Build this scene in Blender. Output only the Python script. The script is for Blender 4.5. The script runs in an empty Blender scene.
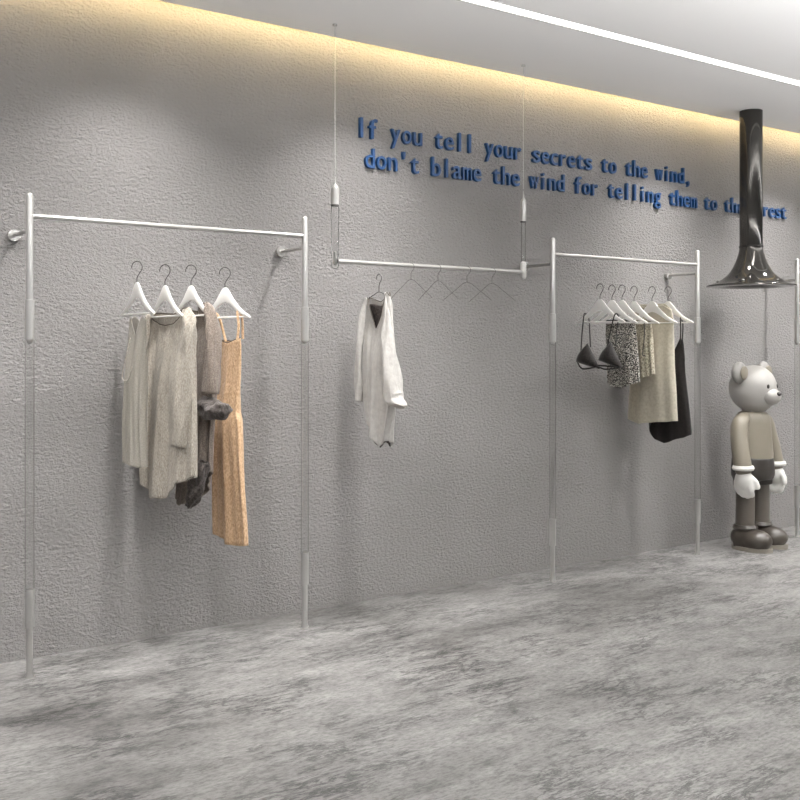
import bpy, bmesh, math, random
from math import pi, sin, cos, sqrt, atan2, hypot
from mathutils import Vector, Matrix
random.seed(4)
S = bpy.context.scene
COL = S.collection
# ------------------------------------------------------------------ camera
F = 1015.0; A = 1427.0; NN = hypot(A, F); H = 1.37; D0 = 3.3436 * H
ANG = atan2(F, A)
RIGHT = Vector((A / NN, -F / NN)); FWD = Vector((F / NN, A / NN))
cam = bpy.data.cameras.new('camera'); co = bpy.data.objects.new('camera', cam); COL.objects.link(co)
cam.sensor_width = 36; cam.lens = 36 * F / 800; cam.shift_y = -53 / 800
co.location = (0, -D0, H); co.rotation_euler = (pi / 2, 0, -ANG)
S.camera = co

def P(px, py, Y):
    """point of the plane y=Y seen at a pixel of the photograph"""
    xc = (px - 400) / F
    d = (Y + D0) * NN / (-F * xc + A)
    return Vector((d * (A * xc + F) / NN, Y, H - (py - 347) / F * d))
def depth(p): return FWD.dot(Vector((p[0], p[1] + D0)))

# ------------------------------------------------------------------ materials
def lin(c):
    return tuple((x / 12.92 if x <= .04045 else ((x + .055) / 1.055) ** 2.4) for x in [v / 255 for v in c]) + (1,)
def mat(name, col, rough=.6, metal=0, **kw):
    m = bpy.data.materials.new(name); m.use_nodes = True
    b = m.node_tree.nodes['Principled BSDF']
    b.inputs['Base Color'].default_value = lin(col)
    b.inputs['Roughness'].default_value = rough; b.inputs['Metallic'].default_value = metal
    for k, v in kw.items(): b.inputs[k.replace('_', ' ')].default_value = v
    return m
def nd(m, t, **kw):
    n = m.node_tree.nodes.new(t)
    for k, v in kw.items():
        if k in n.inputs: n.inputs[k].default_value = v
        else: setattr(n, k, v)
    return n
def ln(m, a, ao, b, bi): m.node_tree.links.new(a.outputs[ao], b.inputs[bi])
def noise(m, scale, detail=3, rough=.5, sc=(1, 1, 1), rot=(0, 0, 0), dist=0, loc=(0, 0, 0)):
    tc = nd(m, 'ShaderNodeTexCoord'); mp = nd(m, 'ShaderNodeMapping')
    mp.inputs['Scale'].default_value = sc; mp.inputs['Rotation'].default_value = rot; mp.inputs['Location'].default_value = loc
    ln(m, tc, 'Object', mp, 'Vector')
    n = nd(m, 'ShaderNodeTexNoise', Scale=scale, Detail=detail, Roughness=rough, Distortion=dist)
    ln(m, mp, 'Vector', n, 'Vector'); return n
def ramp(m, src, stops, out='Fac'):
    r = nd(m, 'ShaderNodeValToRGB'); e = r.color_ramp.elements
    while len(e) > 1: e.remove(e[-1])
    e[0].position, e[0].color = stops[0]
    for p, c in stops[1:]:
        k = e.new(p); k.color = c
    ln(m, src, out, r, 'Fac'); return r
def g(v): return (v, v, v, 1)
def bump(m, src, strength, dist, out='Fac'):
    bp = nd(m, 'ShaderNodeBump', Strength=strength, Distance=dist)
    ln(m, src, out, bp, 'Height')
    ln(m, bp, 'Normal', m.node_tree.nodes['Principled BSDF'], 'Normal'); return bp
def mixc(m, a, b, fac, mode='MULTIPLY', f=1.0):
    x = nd(m, 'ShaderNodeMix', data_type='RGBA', blend_type=mode)
    x.inputs[0].default_value = f
    if fac: ln(m, fac[0], fac[1], x, 0)
    m.node_tree.links.new(a, x.inputs[6]); m.node_tree.links.new(b, x.inputs[7])
    return x.outputs[2]

def wall_material():
    m = mat('textured_plaster', (145, 144, 143), .92)
    m.node_tree.nodes['Principled BSDF'].inputs['Specular IOR Level'].default_value = .15
    big = noise(m, 1.1, 3, .55)
    r = ramp(m, big, [(.3, lin((139, 136, 134.5))), (.7, lin((149, 146, 144.5)))])
    m.node_tree.links.new(r.outputs[0], m.node_tree.nodes['Principled BSDF'].inputs['Base Color'])
    n1 = noise(m, 62, 4, .66, sc=(.75, 1, 1.2), dist=.2)
    n2 = noise(m, 85, 2, .5)
    mm = nd(m, 'ShaderNodeMath', operation='MULTIPLY_ADD'); mm.inputs[1].default_value = .14
    ln(m, n2, 'Fac', mm, 0); ln(m, n1, 'Fac', mm, 2)
    bump(m, mm, .95, .020, 'Value')
    return m
def floor_material():
    m = mat('mottled_concrete', (140, 138, 136), .42)
    nt = m.node_tree; b = nt.nodes['Principled BSDF']
    big = noise(m, .85, 5, .62, sc=(.75, 1.25, 1), rot=(0, 0, -.2), dist=.3, loc=(2.7, 3.1, 0))
    r1 = ramp(m, big, [(.36, lin((100, 98, 96))), (.47, lin((126, 124, 122))), (.58, lin((141, 139, 137))), (.72, lin((155, 153, 151)))])
    st = noise(m, 7, 14, .78, sc=(.7, 1.7, 1), rot=(0, 0, -.2))
    r2 = ramp(m, st, [(.39, g(.6)), (.46, g(.9)), (.53, g(1)), (.62, g(1.2))])
    # thin dark scratches: where a stretched noise crosses its middle value
    fk = noise(m, 9, 12, .72, sc=(.5, 1.9, 1), rot=(0, 0, -.12), dist=.35)
    ab = nd(m, 'ShaderNodeMath', operation='SUBTRACT'); ab.inputs[1].default_value = .5; ln(m, fk, 'Fac', ab, 0)
    ab2 = nd(m, 'ShaderNodeMath', operation='ABSOLUTE'); ln(m, ab, 'Value', ab2, 0)
    r3 = ramp(m, ab2, [(0, g(.22)), (.018, g(.5)), (.045, g(1))], 'Value')
    msk = noise(m, 2.6, 6, .65, sc=(.8, 1.3, 1))
    r4 = ramp(m, msk, [(.45, g(0)), (.56, g(1))])
    fine = noise(m, 55, 6, .7, sc=(.6, 1.5, 1), rot=(0, 0, -.15))
    r5 = ramp(m, fine, [(.40, g(.66)), (.49, g(.98)), (.58, g(1.15))])
    c = mixc(m, r1.outputs[0], r2.outputs[0], None)
    c2 = mixc(m, c, r3.outputs[0], (r4, 'Color'))
    c3 = mixc(m, c2, r5.outputs[0], None)
    nt.links.new(c3, b.inputs['Base Color'])
    rr = ramp(m, st, [(.3, g(.5)), (.7, g(.33))])
    nt.links.new(rr.outputs[0], b.inputs['Roughness'])
    bump(m, st, .15, .006)
    return m
def cloth(name, c1, c2, scale=160, rough=.9, weave=True, alpha=1.0, sc=(1, 1, 1), bs=.35, crinkle=0):
    m = mat(name, c1, rough)
    nt = m.node_tree; b = nt.nodes['Principled BSDF']
    b.inputs['Specular IOR Level'].default_value = .2
    b.inputs['Sheen Weight'].default_value = .15
    n = noise(m, scale, 3, .6, sc=sc)
    r = ramp(m, n, [(.36, lin(c2)), (.62, lin(c1))])
    nt.links.new(r.outputs[0], b.inputs['Base Color'])
    bp = bump(m, n, bs, .004)
    if crinkle:
        cn = noise(m, 34, 5, .62, sc=(1.3, 1.3, .38), dist=.6)
        b2 = nd(m, 'ShaderNodeBump', Strength=crinkle, Distance=.02); ln(m, cn, 'Fac', b2, 'Height'); ln(m, b2, 'Normal', bp, 'Normal')
    if alpha < 1:
        b.inputs['Alpha'].default_value = alpha
    return m
def emis(name, col, s):
    m = bpy.data.materials.new(name); m.use_nodes = True; nt = m.node_tree; nt.nodes.clear()
    e = nt.nodes.new('ShaderNodeEmission'); o = nt.nodes.new('ShaderNodeOutputMaterial')
    e.inputs[0].default_value = col; e.inputs[1].default_value = s
    nt.links.new(e.outputs[0], o.inputs[0]); return m

M = {}
M['wall'] = wall_material(); M['floor'] = floor_material()
M['ceil'] = mat('ceiling_paint', (236, 234, 232), .9)
M['steel'] = mat('satin_steel', (200, 198, 195), .3, .72)
M['white_metal'] = mat('pale_metal', (184, 182, 179), .35, .6)
M['chrome'] = mat('chrome', (188, 186, 182), .25, .7)
M['wire'] = mat('dark_wire', (88, 86, 84), .35, .9)
M['glass'] = mat('clear_acrylic', (253, 253, 253), .02, 0, Transmission_Weight=1.0, IOR=1.42)
M['hanger'] = mat('white_lacquer', (238, 236, 232), .45)
M['nylon'] = mat('nylon', (200, 200, 200), .2, 0, Alpha=.35)
M['blue'] = mat('blue_letter_paint', (18, 66, 116), .4)
M['cable'] = mat('pale_cable', (190, 188, 185), .4, .5)
M['black'] = mat('black_gloss', (68, 66, 63), .08, .75)
M['blackm'] = mat('black_satin', (58, 56, 54), .16, .6)
M['led'] = emis('white_diffuser', (1, .985, .96, 1), 2.2)
M['fill_down'] = emis('added_down_glow', (.97, .985, 1, 1), 1.5); M['fill_up'] = emis('added_up_glow', (.97, .985, 1, 1), 220.0)  # glow of the added ceiling uplight, lower and upper face
M['warm'] = emis('warm_led', (1, .76, .38, 1), 34.0)
M['trim'] = mat('lamp_frame', (170, 168, 165), .5)
M['sheer'] = cloth('sheer_cream', (192, 186, 176), (174, 168, 157), 220, alpha=.55, crinkle=.25, bs=.15)
M['gauze'] = cloth('cream_gauze', (188, 180, 168), (154, 146, 134), 240, sc=(1, 1, .4), crinkle=.75)
M['taupe'] = cloth('taupe_linen', (142, 130, 120), (106, 96, 88), 220, crinkle=.75)
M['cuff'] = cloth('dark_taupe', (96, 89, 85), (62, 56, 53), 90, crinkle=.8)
M['orange'] = cloth('apricot_knit', (214, 182, 148), (178, 143, 108), 150, sc=(1, 1, .6), crinkle=.6)
M['satin'] = cloth('grey_white_satin', (190, 187, 182), (178, 174, 170), 40, .5, bs=.12, crinkle=.4)
M['lining'] = cloth('dark_lining', (90, 82, 78), (48, 42, 40), 120)
M['lace'] = cloth('black_lace', (48, 43, 41), (16, 14, 13), 150, .6)
M['strap'] = mat('black_elastic', (30, 27, 26), .6)
M['tweed'] = cloth('black_white_tweed', (206, 202, 192), (30, 27, 25), 150, sc=(1, 1, 1.2))
for e_, p_ in zip(M['tweed'].node_tree.nodes['Color Ramp'].color_ramp.elements, (.49, .57)): e_.position = p_
M['pale_tweed'] = cloth('pale_speckled_knit', (184, 177, 158), (112, 104, 88), 120, sc=(1, 1, .8))
M['cream'] = cloth('cream_crepe', (192, 185, 168), (178, 171, 154), 60, .8, bs=.15)
M['dark'] = cloth('black_crepe', (30, 25, 23), (20, 17, 15), 60, .75, bs=.15)
M['piping'] = mat('dark_piping', (88, 80, 72), .8)
M['t_head'] = mat('vinyl_light_grey', (168, 165, 160), .38)
M['t_ear'] = mat('vinyl_mid_grey', (138, 135, 131), .42)
M['t_body'] = mat('vinyl_taupe', (126, 119, 106), .42)
M['t_short'] = mat('vinyl_dark_brown', (48, 44, 40), .42)
M['t_leg'] = mat('vinyl_grey_brown', (90, 84, 77), .42)
M['t_shoe'] = mat('vinyl_shoe_brown', (66, 60, 54), .33)
M['t_sole'] = mat('vinyl_sole', (134, 128, 118), .5)
M['t_white'] = mat('vinyl_white', (232, 230, 225), .45)

# ------------------------------------------------------------------ mesh helpers
def obj(name, bm, m, parent=None, smooth=True, loc=None, recalc=True):
    if recalc: bmesh.ops.recalc_face_normals(bm, faces=bm.faces)
    me = bpy.data.meshes.new(name); bm.to_mesh(me); bm.free()
    if smooth:
        for p in me.polygons: p.use_smooth = True
        me.set_sharp_from_angle(angle=math.radians(40))
    me.materials.append(m)
    o = bpy.data.objects.new(name, me); COL.objects.link(o)
    if parent: o.parent = parent
    if loc is not None: o.location = loc
    return o
def thing(name, label, cat, loc=(0, 0, 0), rz=0, group=None):
    o = bpy.data.objects.new(name, None); COL.objects.link(o)
    o.empty_display_size = .1
    o.location = loc; o.rotation_euler = (0, 0, rz)
    return tag(o, label, cat, group)
def tag(o, label, cat, group=None):
    o['label'] = label; o['category'] = cat
    if group: o['group'] = group
    return o
def structure(name, bm, m, smooth=False):
    o = obj(name, bm, m, smooth=smooth); o['kind'] = 'structure'; return o
def box(bm, x0, x1, y0, y1, z0, z1):
    v = [bm.verts.new((x, y, z)) for z in (z0, z1) for y in (y0, y1) for x in (x0, x1)]
    for f in ((0, 2, 3, 1), (4, 5, 7, 6), (0, 1, 5, 4), (2, 6, 7, 3), (0, 4, 6, 2), (1, 3, 7, 5)):
        bm.faces.new([v[i] for i in f])
def tube(bm, pts, rad, n=16, cap=True, dome=False):
    """round tube through points; rad one number or a list"""
    pts = [Vector(p) for p in pts]; k = len(pts)
    if not isinstance(rad, (list, tuple)): rad = [rad] * k
    if dome:
        d0 = (pts[0] - pts[1]).normalized(); d1 = (pts[-1] - pts[-2]).normalized()
        r0, r1 = rad[0], rad[-1]; p0, p1 = pts[0].copy(), pts[-1].copy()
        pre = [(p0 + d0 * r0 * sin(a), r0 * cos(a)) for a in (1.45, 1.1, .7, .35)]
        post = [(p1 + d1 * r1 * sin(a), r1 * cos(a)) for a in (.35, .7, 1.1, 1.45)]
        pts = [q[0] for q in pre] + pts + [q[0] for q in post]
        rad = [q[1] for q in pre] + list(rad) + [q[1] for q in post]; k = len(pts)
    t0 = (pts[1] - pts[0]).normalized()
    ref = Vector((0, 0, 1)) if abs(t0.z) < .9 else Vector((1, 0, 0))
    nrm = (ref - t0 * ref.dot(t0)).normalized()
    rings = []
    for i in range(k):
        t = (pts[min(i + 1, k - 1)] - pts[max(i - 1, 0)]).normalized()
        nrm = (nrm - t * nrm.dot(t)).normalized(); bn = t.cross(nrm)
        rings.append([bm.verts.new(pts[i] + (nrm * cos(2 * pi * j / n) + bn * sin(2 * pi * j / n)) * rad[i]) for j in range(n)])
    for i in range(k - 1):
        for j in range(n):
            bm.faces.new((rings[i][j], rings[i][(j + 1) % n], rings[i + 1][(j + 1) % n], rings[i + 1][j]))
    if cap:
        bm.faces.new(rings[0][::-1]); bm.faces.new(rings[-1])
def lathe(bm, prof, n=48, cx=0, cy=0, sx=1, sy=1, closed=False):
    rings = []
    for r, z in prof:
        rings.append([bm.verts.new((cx + r * cos(2 * pi * j / n) * sx, cy + r * sin(2 * pi * j / n) * sy, z)) for j in range(n)])
    for i in range(len(prof) - 1):
        for j in range(n):
            bm.faces.new((rings[i][j], rings[i][(j + 1) % n], rings[i + 1][(j + 1) % n], rings[i + 1][j]))
    if closed:
        bm.faces.new(rings[0][::-1]); bm.faces.new(rings[-1])
def ellipsoid(bm, c, r, rot=None, u=28, v=16):
    mt = Matrix.Translation(c) @ (rot.to_4x4() if rot else Matrix.Identity(4)) @ Matrix.Diagonal((r[0], r[1], r[2], 1))
    bmesh.ops.create_uvsphere(bm, u_segments=u, v_segments=v, radius=1, matrix=mt)
def catmull(pts, sub=6):
    pts = [Vector(p) for p in pts]; out = []
    for i in range(len(pts) - 1):
        p0 = pts[max(i - 1, 0)]; p1 = pts[i]; p2 = pts[i + 1]; p3 = pts[min(i + 2, len(pts) - 1)]
        for s in range(sub):
            t = s / sub
            out.append(.5 * ((2 * p1) + (p2 - p0) * t + (2 * p0 - 5 * p1 + 4 * p2 - p3) * t * t + (3 * p1 - p0 - 3 * p2 + p3) * t ** 3))
    out.append(pts[-1]); return out
def interp(tab, x):
    if x <= tab[0][0]: return tab[0][1]
    for (a, b), (c, d) in zip(tab, tab[1:]):
        if x <= c:
            t = (x - a) / (c - a); return b + (d - b) * t
    return tab[-1][1]
def sm(t): t = max(0, min(1, t)); return t * t * (3 - 2 * t)

# ------------------------------------------------------------------ room shell
XL, XR, YF = -3.5, 14.0, -9.0
ZC = 2.968; GAP = .12
S0, S1 = -1.012, -.926
bm = bmesh.new(); box(bm, XL, XR, YF, .15, -.12, 0); structure('floor', bm, M['floor'])
bm = bmesh.new(); box(bm, XL, XR, 0, .15, 0, 3.35); structure('wall_back', bm, M['wall'])
bm = bmesh.new()
box(bm, XL, XR, YF, S0, ZC, ZC + .02); box(bm, XL, XR, S1, -GAP, ZC, ZC + .02)
box(bm, XL, XR, YF, .0, 3.2, 3.3)
structure('ceiling', bm, M['ceil'])
# recessed line of light
lt = thing('linear_ceiling_light', 'long white linear light recessed in the ceiling parallel to the wall', 'light', (5.0, (S0 + S1) / 2, ZC))
bm = bmesh.new(); box(bm, -7.5, 8.5, -.039, .039, .002, .012); obj('diffuser', bm, M['led'], lt, False)
bm = bmesh.new()
for a, b in ((-.043, -.039), (.039, .043)): box(bm, -7.5, 8.5, a, b, -.002, .03)
obj('frame', bm, M['trim'], lt, False)
for k, y in enumerate((-3.4,)):  # invented uplight out of view, added to brighten the ceiling
    t2 = thing('added_linear_uplight', 'long added linear fill light, unseen, brightening the ceiling from deeper in the room, parallel to the wall', 'light', (5.0, y, 2.12))
    bm = bmesh.new(); box(bm, -7.5, 8.5, -.04, .04, -.03, .03); obj('housing', bm, M['trim'], t2, False)
    bm = bmesh.new(); box(bm, -7.5, 8.5, -.035, .035, .0305, .0345); obj('upper_diffuser', bm, M['fill_up'], t2, False)
    bm = bmesh.new(); box(bm, -7.5, 8.5, -.035, .035, -.0345, -.0305); obj('lower_diffuser', bm, M['fill_down'], t2, False)
    for x in (-6, -2, 2, 6):
        bm = bmesh.new(); tube(bm, [(x, 0, .03), (x, 0, ZC - 2.12)], .002, 6); obj('cable', bm, M['cable'], t2)
# cove strip on the edge of the dropped ceiling
cv = thing('cove_light', 'warm yellow cove light strip glowing along the top of the wall', 'light', (5.0, -GAP - .02, ZC + .02))
bm = bmesh.new(); box(bm, -8, 8.5, 0, .012, .0, .05); obj('aluminium_channel', bm, M['trim'], cv, False)
bm = bmesh.new(); box(bm, -8, 8.5, .0122, .0162, .008, .045); obj('led_strip', bm, M['warm'], cv, False)

# ------------------------------------------------------------------ racks
RY = -.26; RW = 1.313; RAIL_Z = 1.913
def make_rack(x, label):
    t = thing('garment_rack', label, 'clothes rack', (x, RY, 0), 0, 'wall-fixed garment racks')
    for px in (0, RW):
        bm = bmesh.new(); lathe(bm, [(.0170, .367), (.0185, .367), (.0185, 1.397), (.0170, 1.397), (.0170, .367)], 40, px)
        post = obj('post', bm, M['glass'], t); post['label'] = 'clear acrylic post with steel ends'
        bm = bmesh.new(); tube(bm, [(px, 0, .006), (px, 0, .364)], .0135, 20); obj('rod', bm, M['steel'], post)
        bm = bmesh.new(); tube(bm, [(px, 0, 1.40), (px, 0, 1.996)], .0145, 20, dome=True); obj('rod', bm, M['steel'], post)
        bm = bmesh.new(); lathe(bm, [(.021, 0), (.0205, .003), (.0155, .012), (.0150, .026)], 24, px, closed=True)
        obj('foot', bm, M['steel'], post)
        for z0, z1 in ((.207, .366), (1.398, 1.566)):
            bm = bmesh.new(); lathe(bm, [(.0150, z0), (.019, z0 + .002), (.019, z1 - .002), (.0150, z1)], 24, px, closed=True)
            obj('collar', bm, M['steel'], post)
    bm = bmesh.new(); tube(bm, [(.013, 0, RAIL_Z), (RW - .013, 0, RAIL_Z)], .0105, 18); obj('rail', bm, M['white_metal'], t)
    for px in (0, RW):
        bm = bmesh.new(); tube(bm, [(px, .01, 1.855), (px, -RY - .012, 1.855)], .0085, 16)
        br = obj('wall_bracket', bm, M['chrome'], t)
        bm = bmesh.new(); tube(bm, [(px, -RY - .028, 1.855), (px, -RY - .006, 1.855), (px, -RY, 1.855)], [.026, .026, .02], 24)
        obj('wall_flange', bm, M['chrome'], br)
    return t
make_rack(1.188, 'steel garment rack at left holding the apricot dress and cream shirt')
make_rack(4.170, 'steel garment rack beside the toy figure, holding black and cream clothes')
make_rack(6.602, 'steel garment rack cut off by the right edge, beyond the black hood')

# ------------------------------------------------------------------ hanging bar
HX0, HX1, HY, HZ = 2.650, 3.902, -.30, 1.795
t = thing('hanging_rail', 'pale rail hung from the ceiling on two thin cables, with wire hangers', 'clothes rail', (HX0, HY, 0))
bm = bmesh.new(); tube(bm, [(.018, 0, HZ), (HX1 - HX0 - .014, 0, HZ)], .011, 18); obj('rail', bm, M['white_metal'], t)
for px, zt, zm, zb, r in ((0, 2.165, 2.075, 1.755, .0205), (HX1 - HX0, 2.205, 2.083, 1.752, .017)):
    prof = [(.002, zt + .05), (.0035, zt + .03), (.005, zt + .012), (r * .5, zt + .004), (r * .85, zt - .004), (r, zt - .016), (r, zt - .03)]
    pq = catmull([(q[0], 0, q[1]) for q in prof], 4)
    bm = bmesh.new(); lathe(bm, [(q.x, q.z) for q in pq] + [(r, zm)], 28, px, closed=True)
    capo = obj('cable_grip', bm, M['white_metal'], t)
    bm = bmesh.new(); lathe(bm, [(r * 1.01, zm - .001), (r * 1.01, zm - .009)], 28, px, closed=True); obj('seam_ring', bm, M['wire'], capo)
    rg = r if px == 0 else .0125
    zl = zb + r if px == 0 else HZ + .046
    dome = [(rg * cos(q), zl - rg * sin(q)) for q in (.3, .6, .9, 1.2, 1.5)] if px == 0 else []
    rin = rg * .78; din = [(rin * cos(q), zl - rin * sin(q)) for q in (1.5, 1.2, .9, .6, .3)] if px == 0 else []
    bm = bmesh.new(); lathe(bm, [(rin, zm - .01), (rg, zm - .01), (rg, zl)] + dome + din + [(rin, zl), (rin, zm - .01)], 40, px)
    obj('clear_tube', bm, M['glass'], t)
    bm = bmesh.new(); tube(bm, [(px, 0, HZ - .012), (px, 0, HZ + .04)] if px == 0 else [(px, 0, zb + r), (px, 0, HZ + .045)], .008 if px == 0 else r, 24, dome=True)
    obj('end_socket', bm, M['white_metal'], t)
    bm = bmesh.new(); tube(bm, [(px, 0, zt + .06), (px, 0, ZC)], .0022, 8); obj('cable', bm, M['cable'], t)
    bm = bmesh.new(); lathe(bm, [(.012, ZC - .008), (.012, ZC - .0005)], 20, px, closed=True); obj('ceiling_cup', bm, M['cable'], t)

# ------------------------------------------------------------------ hanging frames
class Frame:
    """vertical plane of a hanger: origin, axis along the hanger (towards picture right), front side"""
    def __init__(s, px, Y, phi=0):
        s.p = P(px, 347, Y); s.px = px
        a = -pi / 2 + math.radians(phi)
        s.e = Vector((cos(a), sin(a))); s.v = Vector((s.e.y, -s.e.x))     # v: front side, towards the room's left
        s.d = depth(s.p); s.sc = F / s.d
        tn = (px - 400) / F
        s.pe = s.e.dot(RIGHT) - tn * s.e.dot(FWD); s.pv = s.v.dot(RIGHT) - tn * s.v.dot(FWD)
        s.rz = a
    def z(s, py): return H - (py - 347) / s.sc
    def at(s, px, py, dv=0):
        u = (px - s.px) / s.sc / s.pe
        q = Vector((s.p.x, s.p.y)) + s.e * u + s.v * dv
        return Vector((q.x, q.y, s.z(py)))

# ------------------------------------------------------------------ hangers
def hanger_meshes():
    """white wooden hanger: peak of the shoulder piece at z=0, arms reach x=+-0.2"""
    up = [(0, .012), (.018, .008), (.036, -.01), (.07, -.045), (.12, -.085), (.17, -.112), (.2, -.124)]
    lo = [(.2, -.134), (.165, -.128), (.11, -.108), (.06, -.078), (.028, -.062), (0, -.056)]
    bm = bmesh.new()
    right = up + lo
    ring = right + [(-x, z) for x, z in right[::-1] if x > 1e-6]
    # outline as quads between the upper and the lower edge
    def up_at(x): return interp(up, abs(x))
    def lo_at(x): return interp(lo[::-1], abs(x))
    xs = [i / 20 * .2 for i in range(-20, 21)]
    rows = []
    for x in xs:
        zt, zb = up_at(x), lo_at(x); w = .0055
        if abs(x) > .19: zt -= .002; zb += .001
        zm = (zt + zb) / 2
        rows.append([bm.verts.new((x, y, z)) for y, z in ((-w * .5, zt), (w * .5, zt), (w, zt - (zt - zb) * .2), (w, zb + (zt - zb) * .2), (w * .5, zb), (-w * .5, zb), (-w, zb + (zt - zb) * .2), (-w, zt - (zt - zb) * .2))])
    for a, b in zip(rows, rows[1:]):
        for j in range(8): bm.faces.new((a[j], a[(j + 1) % 8], b[(j + 1) % 8], b[j]))
    bm.faces.new(rows[0]); bm.faces.new(rows[-1][::-1])
    bb = bmesh.new(); tube(bb, [(-.185, 0, -.128), (.185, 0, -.128)], .0042, 10)
    bh = bmesh.new()
    pts = [(0, 0, .005), (0, 0, .03), (.006, 0, .042)]
    R = .027; cz = .078
    pts += [(R * cos(a), 0, cz + R * sin(a)) for a in [math.radians(d) for d in range(-50, 205, 15)]]
    tube(bh, pts, .0021, 8)
    return bm, bb, bh
HPROTO = None
def make_hanger(fr, pky, label, rail_z, group, hook_turn=0):
    """pky: picture row of the peak; the hook hangs from the rail above on a fine clear line"""
    global HPROTO
    zp = fr.z(pky)
    t = thing('clothes_hanger', label, 'hanger', (fr.p.x, fr.p.y, zp), fr.rz, group)
    if HPROTO is None:
        a, b, c = hanger_meshes()
        HPROTO = [obj('shoulder_piece', a, M['hanger'], t), obj('trouser_bar', b, M['hanger'], t), obj('hook', c, M['wire'], t)]
        HPROTO[2].rotation_euler = (0, 0, math.radians(hook_turn))
    else:
        for s in HPROTO:
            c = s.copy(); COL.objects.link(c); c.parent = t
            if s is HPROTO[2]: c.rotation_euler = (0, 0, math.radians(hook_turn))
    bm = bmesh.new(); tube(bm, [(0, 0, .105), (0, 0, rail_z - zp - .009)], .0004, 6)
    obj('clear_line', bm, M['nylon'], t)
    return t

# ------------------------------------------------------------------ garments
def root_of(o):
    while o.parent: o = o.parent
    return o
def garment_body(fr, name, m, parent, rows, top_f, top_b, bot_f, bot_b, depth_b=.05, folds=(7, .010), seed=1, ns=112, nr=70, zt=.10):
    """a cloth tube: rows (py, left px, right px); top/bottom edges given as (c, py), c=-1 left .. 1 right"""
    rnd = random.Random(seed); ph = [rnd.uniform(0, 6.28) for _ in range(6)]
    bm = bmesh.new(); org = Vector(parent.location)
    L = [(r[0], r[1]) for r in rows]; R = [(r[0], r[2]) for r in rows]
    grid = []
    for i in range(nr + 1):
        s = i / nr; ring = []
        for j in range(ns):
            t = 2 * pi * j / ns; c = cos(t); front = sin(t) >= 0
            w = sm(abs(sin(t)) / .35)
            y0f, y0b = interp(top_f, c), interp(top_b, c); y1f, y1b = interp(bot_f, c), interp(bot_b, c)
            y0 = y0f if front else y0b; y1 = y1f if front else y1b
            mid0 = (y0f + y0b) / 2; mid1 = (y1f + y1b) / 2
            y0 = mid0 + (y0 - mid0) * w; y1 = mid1 + (y1 - mid1) * w
            py = y0 + (y1 - y0) * s
            l, r = interp(L, py), interp(R, py); W = (r - l) / 2 / fr.sc; cen = ((l + r) / 2 - fr.px) / fr.sc
            dz = (py - min(top_f[0][1], mid0)) / fr.sc
            b = depth_b * (.34 + .66 * sm(s / .45))
            b = min(b, .75 * W / abs(fr.pv))
            a = sqrt(max(1e-6, W * W - (b * fr.pv) ** 2)) / fr.pe
            k, amp = folds
            am = amp * (.25 + .75 * sm(s * 1.3)) * min(1, b / .03)
            f = am * (sin(k * t + ph[0] + .6 * sin(2.2 * s + ph[1])) + .5 * sin((k * 2 + 1) * t + ph[2] + s * 1.7) + .35 * sin(3 * t + ph[3] + 5 * s)) * (.35 + .65 * abs(sin(t)))
            q = Vector((fr.p.x, fr.p.y)) + RIGHT * cen + fr.e * (a * c + f * c * .4) + fr.v * (b * sin(t) + f * (1 if front else -1))
            ring.append(bm.verts.new((q.x - org.x, q.y - org.y, fr.z(py) - org.z + .25 * f * s)))
        grid.append(ring)
    for i in range(nr):
        for j in range(ns):
            bm.faces.new((grid[i][j], grid[i][(j + 1) % ns], grid[i + 1][(j + 1) % ns], grid[i + 1][j]))
    edge = [(v.co.copy()) for v in grid[0]]; hem = [(v.co.copy()) for v in grid[-1]]
    o = obj(name, bm, m, parent)
    sd = o.modifiers.new('thickness', 'SOLIDIFY'); sd.thickness = .0016; sd.offset = 0
    return o, edge, hem
def trim_loop(name, pts, r, m, parent):
    bm = bmesh.new(); tube(bm, list(pts) + [pts[0]], r, 6, cap=False); return obj(name, bm, m, parent)
def sleeve(fr, name, m, parent, pts, sub=6, wr=.004, seed=2, n=28, flat=.8):
    """pts: (px, py, radius px, dv)"""
    org = Vector(root_of(parent).location); rnd = random.Random(seed); ph = [rnd.uniform(0, 6.28) for _ in range(4)]
    P4 = [fr.at(p[0], p[1], p[3]) - org for p in pts]; c = catmull(P4, sub); k = len(c)
    rr = [interp([(i, p[2] / fr.sc) for i, p in enumerate(pts)], i / sub) for i in range(k)]
    bm = bmesh.new(); rings = []
    side = Vector((RIGHT.x, RIGHT.y, 0)); out = Vector((-FWD.x, -FWD.y, 0)) * flat
    for i in range(k):
        tg = (c[min(i + 1, k - 1)] - c[max(i - 1, 0)]).normalized()
        s1 = (side - tg * side.dot(tg)).normalized(); s2 = tg.cross(s1).normalized() * flat
        ring = []
        for j in range(n):
            a = 2 * pi * j / n
            w = rr[i] + wr * (sin(3 * a + ph[0] + i * .35) + .7 * sin(5 * a + ph[1] - i * .5)) * min(1, rr[i] / .02)
            ring.append(bm.verts.new(c[i] + (s1 * cos(a) + s2 * sin(a)) * w))
        rings.append(ring)
    for i in range(k - 1):
        for j in range(n): bm.faces.new((rings[i][j], rings[i][(j + 1) % n], rings[i + 1][(j + 1) % n], rings[i + 1][j]))
    o = obj(name, bm, m, parent); sd = o.modifiers.new('thickness', 'SOLIDIFY'); sd.thickness = .002; sd.offset = 0
    return o
def ribbon(fr, name, m, parent, pts, w=.004, n=8):
    org = Vector(root_of(parent).location)
    c = catmull([fr.at(*p) - org for p in pts], 5); bm = bmesh.new(); tube(bm, c, w, n); return obj(name, bm, m, parent)

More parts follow.
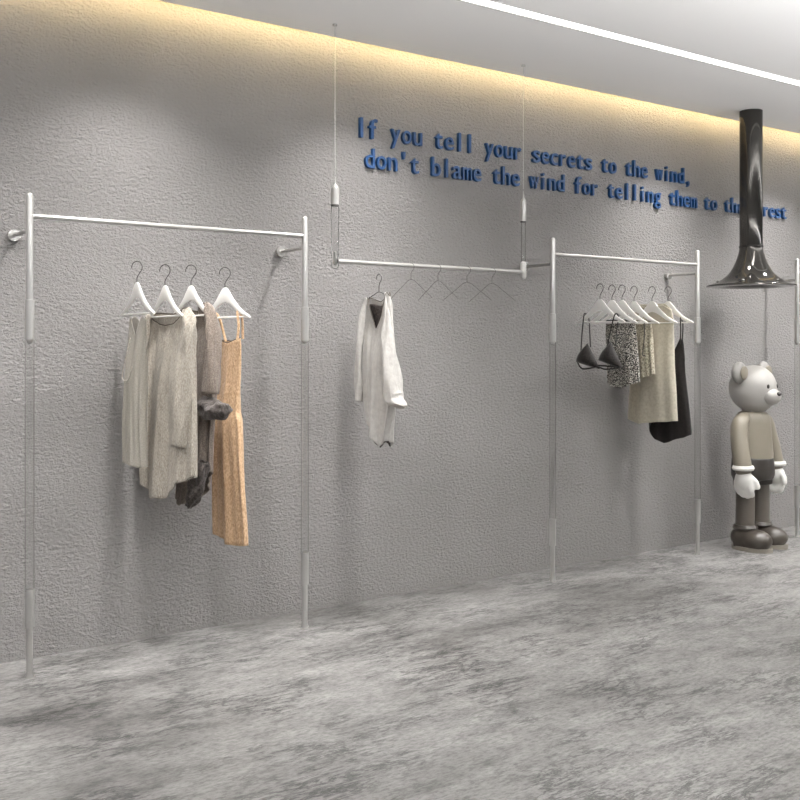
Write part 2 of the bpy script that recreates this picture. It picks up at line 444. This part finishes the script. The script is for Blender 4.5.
# ---- left rack ----
LY = -.26
GH = 'white hangers on the left rack'
f1, f2, f3, f4 = Frame(137, LY), Frame(165, LY), Frame(191, LY, 4), Frame(225, LY, 8)
make_hanger(f1, 285, 'white hanger furthest left on the left rack, under the sheer top', RAIL_Z, GH, 35)
make_hanger(f2, 288, 'white hanger inside the cream gauze shirt', RAIL_Z, GH, 35)
make_hanger(f3, 288, 'white hanger inside the taupe shirt', RAIL_Z, GH, 35)
make_hanger(f4, 290, 'white hanger carrying the apricot strap dress', RAIL_Z, GH, 35)

def gthing(fr, name, label, cat, py): return thing(name, label, cat, (fr.p.x, fr.p.y, fr.z(py)))
t = gthing(f1, 'sleeveless_top', 'sheer off-white sleeveless top, furthest left on the left rack', 'top', 315)
garment_body(f1, 'body', M['sheer'], t, [(312, 130, 146), (330, 129, 147), (350, 127, 147), (375, 126, 147), (420, 125, 146), (465, 125, 147)],
             [(-1, 319), (-.75, 316), (-.6, 318), (0, 336), (.6, 318), (.75, 316), (1, 319)],
             [(-1, 319), (-.75, 316), (-.6, 316), (0, 321), (.6, 316), (.75, 316), (1, 319)],
             [(-1, 463), (1, 466)], [(-1, 463), (1, 466)], .035, (6, .008), 3)
ribbon(f1, 'armhole_trim', M['gauze'], t, [(138, 338, .035), (134, 360, .04), (132, 378, .045), (139, 379, .05), (142, 366, .045)], .0022)
t = gthing(f2, 'gauze_shirt', 'cream gauze shirt with round neck and curved hem, second on the left rack', 'shirt', 315)
rows = [(304, 152, 186), (312, 149, 190), (325, 147, 193), (345, 146, 195), (400, 143, 195), (450, 140, 194), (475, 139, 193), (500, 139, 192)]
o, ed, hm = garment_body(f2, 'body', M['gauze'], t, rows,
             [(-1, 319), (-.92, 312.5), (-.8, 314.5), (-.6, 320), (-.3, 324), (0, 325.5), (.3, 324), (.6, 318), (.78, 310), (.9, 309), (1, 314)],
             [(-1, 319), (-.92, 313), (-.8, 312), (0, 314), (.78, 308), (.9, 309), (1, 314)],
             [(-1, 478), (-.6, 487), (-.1, 499), (.3, 495), (.7, 480), (1, 470)], [(-1, 478), (0, 484), (1, 470)], .052, (8, .016), 8)
trim_loop('neck_binding', ed, .0028, M['piping'], o)
trim_loop('hem_edge', hm, .0022, M['sheer'], o)
sleeve(f2, 'sleeve', M['gauze'], t, [(187, 310, 1.5, .0), (188, 316, 4, .0), (189, 328, 6, .005), (188, 350, 7.5, .01), (187, 385, 8.5, .02), (186, 415, 8.5, .025), (185, 442, 7, .03)], seed=5, wr=.005)
sleeve(f2, 'sleeve', M['gauze'], t, [(151, 314, 1.2, .01), (149, 325, 4, .02), (146, 350, 6.5, .03), (145, 390, 7.5, .035), (147, 430, 7, .035)], seed=6, wr=.004)
t = gthing(f3, 'rolled_sleeve_shirt', 'taupe shirt with a rolled sleeve, hung behind the cream gauze shirt', 'shirt', 315)
rows = [(300, 181, 206), (312, 178, 213), (330, 178, 217), (400, 179, 214), (440, 178, 212), (480, 177, 211), (508, 176, 206)]
o, ed, hm = garment_body(f3, 'body', M['taupe'], t, rows,
             [(-1, 318), (-.7, 312), (0, 322), (.55, 304), (.75, 306), (1, 314)], [(-1, 318), (-.7, 310), (0, 311), (.55, 303), (.75, 306), (1, 314)],
             [(-1, 500), (-.3, 506), (.3, 500), (.7, 484), (1, 468)], [(-1, 500), (0, 500), (1, 470)], .042, (6, .013), 12)
trim_loop('neck_binding', ed, .0028, M['piping'], o)
sl = sleeve(f3, 'sleeve', M['taupe'], t, [(206, 304, 1.5, .0), (209, 311, 4.5, .0), (212, 330, 6.5, .0), (213.5, 365, 8, .01), (214, 392, 8, .02)], seed=9, wr=.004)
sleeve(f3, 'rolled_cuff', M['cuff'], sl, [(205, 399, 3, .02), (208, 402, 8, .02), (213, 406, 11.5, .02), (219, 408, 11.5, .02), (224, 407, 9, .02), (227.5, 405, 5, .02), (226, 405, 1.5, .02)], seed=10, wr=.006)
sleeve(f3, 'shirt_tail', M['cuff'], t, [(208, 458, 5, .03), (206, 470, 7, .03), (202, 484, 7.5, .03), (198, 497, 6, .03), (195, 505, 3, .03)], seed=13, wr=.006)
t = gthing(f4, 'strap_dress', 'long apricot strap dress, furthest right on the left rack', 'dress', 340)
rows = [(336, 220, 240), (345, 219, 241), (365, 219, 241), (395, 218, 240), (412, 217, 240), (420, 215, 242), (470, 214, 244), (520, 214, 247), (548, 214.5, 248)]
o, ed, hm = garment_body(f4, 'body', M['orange'], t, rows,
             [(-1, 340), (-.6, 341), (0, 343), (.6, 340), (1, 338)], [(-1, 340), (0, 341), (1, 338)],
             [(-1, 536), (-.1, 538), (-.02, 538), (.06, 543), (1, 542)], [(-1, 537), (0, 541), (1, 542)], .036, (5, .009), 21)
trim_loop('neck_binding', ed, .002, M['piping'], o)
for pts in ([(239, 341, .012), (239.5, 327, .006), (238, 312, .004), (239.5, 318, -.012), (239, 339, -.02)], [(221, 342, .012), (218.5, 325, .008), (216, 313, .004), (218, 320, -.012), (222, 341, -.02)]):
    ribbon(f4, 'strap', M['orange'], t, pts, .006)

# ---- hanging rail ----
GY = HY
fm = Frame(379, GY, 0)
t0 = thing('wire_hanger', 'dark wire hanger holding the grey-white draped top', 'hanger', (fm.p.x, fm.p.y, fm.z(292)), fm.rz, 'wire hangers on the hung rail')
def wire_hanger(t, parts, half, drop, hookh, r):
    bm = bmesh.new()
    tube(bm, catmull([(-half, 0, -drop), (-half * .5, 0, -drop * .45), (0, 0, 0), (half * .5, 0, -drop * .45), (half, 0, -drop)], 5), r, 8)
    if parts: tube(bm, [(half, 0, -drop), (-half, 0, -drop)], r, 8)
    obj('frame', bm, M['wire'], t)
    bm = bmesh.new(); R = hookh * .24; cz = hookh - R
    tube(bm, [(0, 0, 0), (0, 0, hookh * .35), (R * .3, 0, hookh * .5)] + [(R * cos(a), 0, cz + R * sin(a)) for a in [math.radians(d) for d in range(-45, 205, 20)]], r, 8)
    obj('hook', bm, M['wire'], t)
wire_hanger(t0, False, .10, .03, (292 - 274) / fm.sc, .0022)
bm = bmesh.new(); tube(bm, [(0, 0, (292 - 275) / fm.sc), (0, 0, HZ - fm.z(292) - .01)], .0004, 6); obj('clear_line', bm, M['nylon'], t0)
t = gthing(fm, 'draped_top', 'grey-white draped top with low neckline on the hung rail', 'top', 300)
rows = [(292, 368, 390), (300, 367, 390.5), (315, 366, 392), (330, 365, 394), (360, 364, 396), (400, 365, 396), (430, 368, 392), (450, 372, 391)]
o, ed, hm = garment_body(fm, 'body', M['satin'], t, rows,
             [(-1, 301), (-.92, 297), (-.82, 298), (-.35, 317), (-.02, 329), (.38, 316), (.74, 295), (.88, 293), (1, 297)],
             [(-1, 301), (-.92, 297), (0, 302), (.74, 294), (.88, 293), (1, 297)],
             [(-1, 424), (-.4, 430), (.1, 438), (.5, 446), (1, 440)], [(-1, 424), (-.3, 430), (.4, 447), (1, 440)], .05, (5, .011), 31)
trim_loop('neck_binding', ed, .0024, M['piping'], o)
garment_body(fm, 'lining', M['lining'], t, [(296, 369, 389), (320, 368, 390), (360, 369, 391), (400, 369, 390), (450, 373, 389.5)],
             [(-1, 305), (-.4, 326), (.05, 336), (.5, 318), (1, 302)], [(-1, 303), (0, 305), (1, 300)],
             [(-1, 428), (0, 442), (.6, 447), (1, 441)], [(-1, 428), (0, 442), (.6, 447), (1, 441)], .036, (5, .004), 31)
sleeve(fm, 'sleeve', M['satin'], t, [(386, 293, 1.2, .0), (387.5, 302, 3.2, .0), (389.5, 325, 4.8, .01), (392, 352, 6.8, .02), (395, 380, 9.2, .02), (397.5, 396, 9.5, .02), (402.5, 402, 5.5, .02), (408, 404, 1.2, .02)], seed=15, wr=.004)
sleeve(fm, 'sleeve', M['satin'], t, [(369, 297, .8, .02), (367.5, 306, 2, .02), (366, 325, 3.2, .03), (364.5, 355, 4.5, .03), (364, 385, 4.5, .03), (364, 402, 3.5, .03)], seed=16, wr=.003)
for hx, i in ((411, 0), (438, 1), (467, 2), (492, 3)):
    fh = Frame(hx, GY, (18, 14, 40, 30)[i])
    lab = ['thin empty wire hanger nearest the draped top', 'second thin empty wire hanger right of the draped top',
           'third thin empty wire hanger right of the draped top', 'last thin empty wire hanger towards the right end of the rail'][i]
    zp = HZ + .0125 - .085
    tt = thing('wire_hanger', lab, 'hanger', (fh.p.x, fh.p.y, zp), fh.rz, 'wire hangers on the hung rail')
    wire_hanger(tt, False, .135, .10, .085, .0011)

# ---- right rack ----
QY = -.26
GR = 'white hangers on the right rack'
hk = [(600, 301), (612, 302), (622, 302), (634, 303), (652, 303), (668, 303)]
fr = [Frame(a, QY, 0) for a, b in hk]
for f_, (a, b), lab in zip(fr, hk, ['white hanger holding the black lace bra', 'white hanger holding the black and white tweed skirt',
                                    'white hanger just right of the tweed skirt hanger', 'white hanger holding the pale speckled skirt',
                                    'white hanger holding the long cream tunic', 'white hanger furthest right, holding the black slip dress']):
    make_hanger(f_, b, lab, RAIL_Z, GR, 0)
# bra
f_ = fr[0]
t = gthing(f_, 'lace_bra', 'black lace bra hung by its straps on the foremost right-rack hanger', 'bra', 345)
org = Vector(t.location)
def cup(tri, bulge, flip):
    A_, B_, C_ = [Vector(p) for p in tri]; bm = bmesh.new(); n = 16; idx = {}
    for i in range(n + 1):
        for j in range(n + 1 - i):
            u, v = i / n, j / n; w = 1 - u - v
            q = A_ * w + B_ * u + C_ * v
            cen = (A_ + B_ + C_) / 3
            k = 27 * u * v * w
            rim = (u * v + v * w + w * u) * .55
            q = cen + (q - cen) * (1 + rim * .5)
            idx[i, j] = bm.verts.new(f_.at(q.x, q.y, .012 + bulge * (k ** .6)) - org)
    for i in range(n):
        for j in range(n - i):
            bm.faces.new((idx[i, j], idx[i + 1, j], idx[i, j + 1]))
            if i + j < n - 1: bm.faces.new((idx[i + 1, j], idx[i + 1, j + 1], idx[i, j + 1]))
    o = obj('cup', bm, M['lace'], t); sd = o.modifiers.new('t', 'SOLIDIFY'); sd.thickness = .003
    return o
cup(((588.5, 343), (576.5, 362), (601, 369)), .05, 0)
cup(((612, 342), (599.5, 360), (624, 368)), .05, 0)
ribbon(f_, 'band', M['strap'], t, [(578, 362, .01), (586, 369, .03), (599, 367, .012), (609, 369, .03), (621, 367, .01)], .005)
ribbon(f_, 'band', M['strap'], t, [(578, 362, .01), (588, 365, -.02), (606, 366, -.025), (621, 366, .01)], .005)
for pts in ([(582, 352, .012), (583, 335, .012), (584.5, 316, .008), (585, 313, 0), (587.5, 318, -.010), (590.5, 335, .006), (592, 347, .014)],
            [(608, 351, .012), (611, 335, .012), (614.5, 318, .008), (616, 314, 0), (617, 318, -.010), (617, 332, .006), (617, 346, .014)]):
    ribbon(f_, 'strap', M['strap'], t, pts, .0038)
# tweed skirt
f_ = fr[1]
t = gthing(f_, 'tweed_skirt', 'short black and white tweed skirt, hung behind the black bra', 'skirt', 322)
o, ed, hm = garment_body(f_, 'body', M['tweed'], t, [(320, 606, 634), (335, 606, 636), (360, 607, 638), (390, 608, 640)],
             [(-1, 322), (1, 322)], [(-1, 320), (1, 320)], [(-1, 383), (-.5, 387), (0, 388), (.5, 386), (1, 382)], [(-1, 383), (1, 382)], .045, (6, .007), 41)
trim_loop('waistband', ed, .004, M['strap'], t)
f_ = fr[3]
t = gthing(f_, 'speckled_skirt', 'short pale beige speckled skirt between the tweed skirt and the cream tunic', 'skirt', 322)
o, ed, hm = garment_body(f_, 'body', M['pale_tweed'], t, [(320, 629, 651), (340, 628, 653), (380, 627, 655)],
             [(-1, 323), (1, 321)], [(-1, 321), (1, 319)], [(-1, 379), (0, 380), (1, 374)], [(-1, 379), (1, 374)], .04, (7, .009), 43)
trim_loop('waistband', ed, .0035, M['pale_tweed'], t)
ribbon(f_, 'tie', M['strap'], t, [(649, 322, .045), (649.5, 338, .05), (648, 354, .05), (650, 355, .05)], .003)
f_ = Frame(656, QY)
t = gthing(f_, 'cream_tunic', 'long plain cream sleeveless tunic, behind the speckled skirt', 'tunic', 312)
o, ed, hm = garment_body(f_, 'body', M['cream'], t, [(303, 634, 668), (310, 634, 671), (320, 634, 673), (345, 635, 673.5), (365, 632, 674), (390, 629.5, 675.5), (425, 627, 677)],
             [(-1, 309), (-.7, 305), (0, 308), (.7, 305), (1, 310)], [(-1, 309), (-.7, 304), (0, 304), (.7, 304), (1, 310)],
             [(-1, 420), (-.3, 424), (.3, 421), (1, 419)], [(-1, 420), (1, 419)], .055, (4, .008), 47)
trim_loop('hem_edge', hm, .002, M['cream'], o)
ribbon(f_, 'hem_tab', M['strap'], t, [(655, 419, .05), (655, 425, .05)], .006)
f_ = fr[5]
t = gthing(f_, 'slip_dress', 'black slip dress with thin straps, furthest right on the right rack', 'dress', 345)
o, ed, hm = garment_body(f_, 'body', M['dark'], t, [(335, 660, 685), (350, 656, 685), (362, 654, 684.5), (372, 653, 685), (400, 651, 688), (430, 648, 691), (445, 650, 690)],
             [(-1, 352), (-.6, 338), (-.2, 356), (.2, 356), (.75, 336), (1, 358)], [(-1, 354), (-.6, 342), (0, 358), (.75, 338), (1, 360)],
             [(-1, 428), (-.6, 440), (-.1, 443), (.4, 439), (.8, 436), (1, 433)], [(-1, 428), (0, 438), (1, 433)], .04, (4, .008), 53)
ribbon(f_, 'strap', M['dark'], t, [(681, 344, .01), (681.4, 330, .008), (681, 318, .006), (681.5, 325, -.012), (681, 342, -.01)], .004)
ribbon(f_, 'strap', M['dark'], t, [(659, 344, .01), (656, 330, .008), (655, 318, .006), (656, 325, -.012), (660, 342, -.01)], .004)

# ------------------------------------------------------------------ wall lettering
GL = {}
def glyph(ch):
    if ch in GL: return GL[ch]
    cu = bpy.data.curves.new('glyph', 'FONT'); cu.body = ch; cu.size = .155; cu.extrude = .011; cu.offset = .0006
    cu.resolution_u = 4
    tmp = bpy.data.objects.new('glyph_tmp', cu); COL.objects.link(tmp)
    dg = bpy.context.evaluated_depsgraph_get(); dg.update()
    me = bpy.data.meshes.new_from_object(tmp.evaluated_get(dg))
    bpy.data.objects.remove(tmp); bpy.data.curves.remove(cu)
    xs = [v.co.x for v in me.vertices]; x0, x1 = min(xs), max(xs); w = x1 - x0
    tw = {'l': .016, 'i': .016, 'I': .018, "'": .017, ',': .02, 't': .054, 'f': .054, 'r': .049, 'm': .070, 'w': .070}.get(ch, .0605)
    for v in me.vertices: v.co.x = (v.co.x - (x0 + x1) / 2) * tw / w
    me.materials.clear(); me.materials.append(M['blue'])
    me.name = 'letter'; GL[ch] = me; return me
def lettering(text, x0, z, cell, line):
    words = text.split(' '); i = 0
    seen = {}
    for w in words:
        for k, ch in enumerate(w):
            o = bpy.data.objects.new('letter', glyph(ch)); COL.objects.link(o)
            o.location = (x0 + i * cell, -.0112, z); o.rotation_euler = (pi / 2, 0, 0)
            n = w.count(ch); occ = w[:k].count(ch)
            which = '' if n == 1 else ('first ' if occ == 0 else 'second ')
            if ch == "'": nm = 'apostrophe'
            elif ch == ',': nm = 'comma'
            else: nm = ('capital letter ' if ch.isupper() else 'letter ') + ch
            tag(o, 'blue raised %s%s in the word %s on the %s line of wall lettering' % (which, nm, w.strip(','), line), 'letter', 'blue raised letters on the wall')
            i += 1
        i += 1
lettering('If you tell your secrets to the wind,', 2.992, 2.497, .07501, 'upper')
lettering("don't blame the wind for telling them to the forest", 3.047, 2.338, .07511, 'lower')

# ------------------------------------------------------------------ black trumpet hood
hx, hy = 5.925, -.355
t = thing('flared_hood', 'tall glossy black trumpet-shaped hood hanging from the ceiling above the toy figure', 'hood', (hx, hy, 0))
bm = bmesh.new(); lathe(bm, [(.074, 2.04), (.0755, 2.05), (.0755, ZC - .0005)], 64, closed=True); obj('duct', bm, M['black'], t)
bm = bmesh.new()
prof = [(.0765, 2.05), (.0775, 2.03), (.081, 2.01), (.090, 1.98), (.103, 1.945), (.122, 1.905), (.147, 1.868), (.185, 1.835), (.225, 1.812), (.262, 1.797), (.287, 1.789), (.291, 1.784), (.287, 1.779), (.24, 1.776), (.20, 1.779), (.14, 1.80), (.08, 1.86)]
pp = catmull([(r, 0, z) for r, z in prof], 4); lathe(bm, [(p.x, p.z) for p in pp], 96, closed=True)
cn = obj('canopy', bm, M['black'], t)
bm = bmesh.new(); lathe(bm, [(.079, 2.044), (.080, 2.048), (.080, 2.054), (.0765, 2.056)], 64); obj('joint_ring', bm, M['blackm'], t)
for k in range(6):
    a = k * pi / 3 + .4; bm = bmesh.new(); ellipsoid(bm, (.225 * cos(a), .225 * sin(a), 1.814), (.009, .009, .006), u=12, v=8); obj('chrome_nub', bm, M['chrome'], cn)  # small chrome nubs spaced evenly around the flare

# ------------------------------------------------------------------ toy figure (plain stand-in)
fx, fy = 6.0, -.315
t = thing('toy_figure', 'large grey toy figure with white gloves and chunky dark shoes, standing on the floor', 'toy figure', (fx, fy, 0), math.radians(6))
def remesh(o, v):
    r = o.modifiers.new('r', 'REMESH'); r.mode = 'VOXEL'; r.voxel_size = v; r.use_smooth_shade = True
    s = o.modifiers.new('s', 'SMOOTH'); s.factor = .5; s.iterations = 6; return o
bm = bmesh.new(); ellipsoid(bm, (0, 0, 1.088), (.162, .158, .160), u=40, v=26); ellipsoid(bm, (0, -.01, 1.03), (.14, .14, .105)); ellipsoid(bm, (0, 0, .93), (.07, .07, .06))
hd = remesh(obj('head', bm, M['t_head'], t), .012)
bm = bmesh.new(); ellipsoid(bm, (0, -.135, 1.035), (.078, .06, .056)); obj('muzzle', bm, M['t_head'], hd)
bm = bmesh.new(); ellipsoid(bm, (0, -.192, 1.055), (.022, .014, .015)); obj('nose', bm, M['t_short'], hd)
for s in (-1, 1):
    bm = bmesh.new(); ellipsoid(bm, (s * .058, -.146, 1.105), (.012, .008, .015), u=16, v=10); obj('eye', bm, M['t_short'], hd)
    bm = bmesh.new(); ellipsoid(bm, (s * .158, .01, 1.195), (.075, .04, .075)); er = obj('ear', bm, M['t_ear'], hd)
    bm = bmesh.new(); ellipsoid(bm, (s * .160, -.028, 1.195), (.047, .012, .047)); obj('inner_ear', bm, M['t_body'], er)
bm = bmesh.new(); lathe(bm, [(.06, .935), (.10, .925), (.122, .90), (.13, .86), (.134, .80), (.142, .70), (.148, .64), (.146, .60), (.10, .595)], 48, sy=.88, closed=True)
obj('torso', bm, M['t_body'], t)
bm = bmesh.new(); lathe(bm, [(.10, .63), (.150, .628), (.156, .60), (.160, .55), (.162, .50), (.15, .47)], 48, sy=.85, closed=True)
for s in (-1, 1): tube(bm, [(s * .084, 0, .56), (s * .088, 0, .50), (s * .09, 0, .425)], [.082, .082, .085], 32)
remesh(obj('shorts', bm, M['t_short'], t), .010)
for s in (-1, 1):
    bm = bmesh.new(); tube(bm, catmull([(s * .112, 0, .885), (s * .165, .0, .85), (s * .192, -.01, .76), (s * .208, -.03, .66), (s * .212, -.05, .56)], 6), [.045 + .013 * min(1, i / 8) for i in range(25)], 28, dome=True)
    arm = obj('arm', bm, M['t_body'], t)
    bm = bmesh.new(); lathe(bm, [(.045, .545), (.066, .548), (.073, .562), (.066, .578), (.045, .58)], 32, cx=s * .212, cy=-.05, closed=True)
    obj('glove_cuff', bm, M['t_white'], arm)
    bm = bmesh.new()
    ellipsoid(bm, (s * .212, -.055, .485), (.052, .062, .068))
    for k, (dy, ln_) in enumerate(((-.045, .085), (-.01, .095), (.025, .09), (.052, .075))):
        tube(bm, catmull([(s * .212, -.055 + dy, .47), (s * .212, -.058 + dy, .47 - ln_ * .55), (s * .190, -.060 + dy * .9, .47 - ln_)], 4), .021, 14, dome=True)
    tube(bm, catmull([(s * .200, -.095, .505), (s * .188, -.125, .475), (s * .178, -.135, .44)], 4), .02, 14, dome=True)
    remesh(obj('glove', bm, M['t_white'], arm), .0075)
    bm = bmesh.new(); tube(bm, [(s * .098, 0, .50), (s * .1, 0, .14)], [.060, .064], 32); leg = obj('leg', bm, M['t_leg'], t)
    bm = bmesh.new(); lathe(bm, [(.05, .128), (.074, .130), (.084, .148), (.074, .168), (.05, .17)], 36, cx=s * .1, closed=True); obj('sock_roll', bm, M['t_shoe'], leg)
    bm = bmesh.new()
    ellipsoid(bm, (s * .104, -.085, .07), (.090, .108, .072)); ellipsoid(bm, (s * .1, .015, .082), (.083, .085, .075)); ellipsoid(bm, (s * .102, -.05, .085), (.08, .1, .062))
    box(bm, s * .103 - .07, s * .103 + .07, -.14, .05, .02, .06)
    sh = remesh(obj('shoe', bm, M['t_shoe'], t), .010)
    bm = bmesh.new()
    out = []
    for k in range(48):
        a = 2 * pi * k / 48; r = .088
        x = s * .103 + r * cos(a) * (1 if sin(a) < 0 else .93); y = -.05 + (.142 if sin(a) > 0 else .146) * sin(a)
        out.append((x, y))
    lo = [bm.verts.new((x, y, 0)) for x, y in out]; hi = [bm.verts.new((x, y, .026)) for x, y in out]
    bm.faces.new(lo[::-1]); bm.faces.new(hi)
    for k in range(48): bm.faces.new((lo[k], lo[(k + 1) % 48], hi[(k + 1) % 48], hi[k]))
    obj('sole', bm, M['t_sole'], sh)

# ------------------------------------------------------------------ light
def spot(x, y, z, tx, ty, tz, power, ang=110, blend=.7, r=.03, col=(1, .985, .965)):
    l = bpy.data.lights.new('downlight_and_fill', 'SPOT'); l.energy = power; l.spot_size = math.radians(ang); l.spot_blend = blend
    l.shadow_soft_size = r; l.color = col
    o = bpy.data.objects.new('downlight_and_fill', l); COL.objects.link(o); o.location = (x, y, z)
    o.rotation_euler = (Vector((tx, ty, tz)) - Vector((x, y, z))).to_track_quat('-Z', 'Y').to_euler()
for x in (.41, 1.66, 2.91, 5.36, 6.61, 7.86, 9.1):
    for y in (-1.0, -1.2, -1.4, -1.6, -1.8): spot(x, y, 2.92, x, -.02, .2, 27, 66, .9, .1)  # added fill spots, only there to brighten the lower wall and nearby floor
    spot(x, -.57, 2.93, x, -.50, 0, 124, 114, 1.0, .05)
w = bpy.data.worlds.new('world'); S.world = w; w.use_nodes = True
w.node_tree.nodes['Background'].inputs[0].default_value = (.97, .985, 1, 1); w.node_tree.nodes['Background'].inputs[1].default_value = .14
S.view_settings.view_transform = 'Standard'; S.view_settings.look = 'None'; S.view_settings.exposure = 0; S.view_settings.gamma = 1
S.view_settings.use_curve_mapping = False
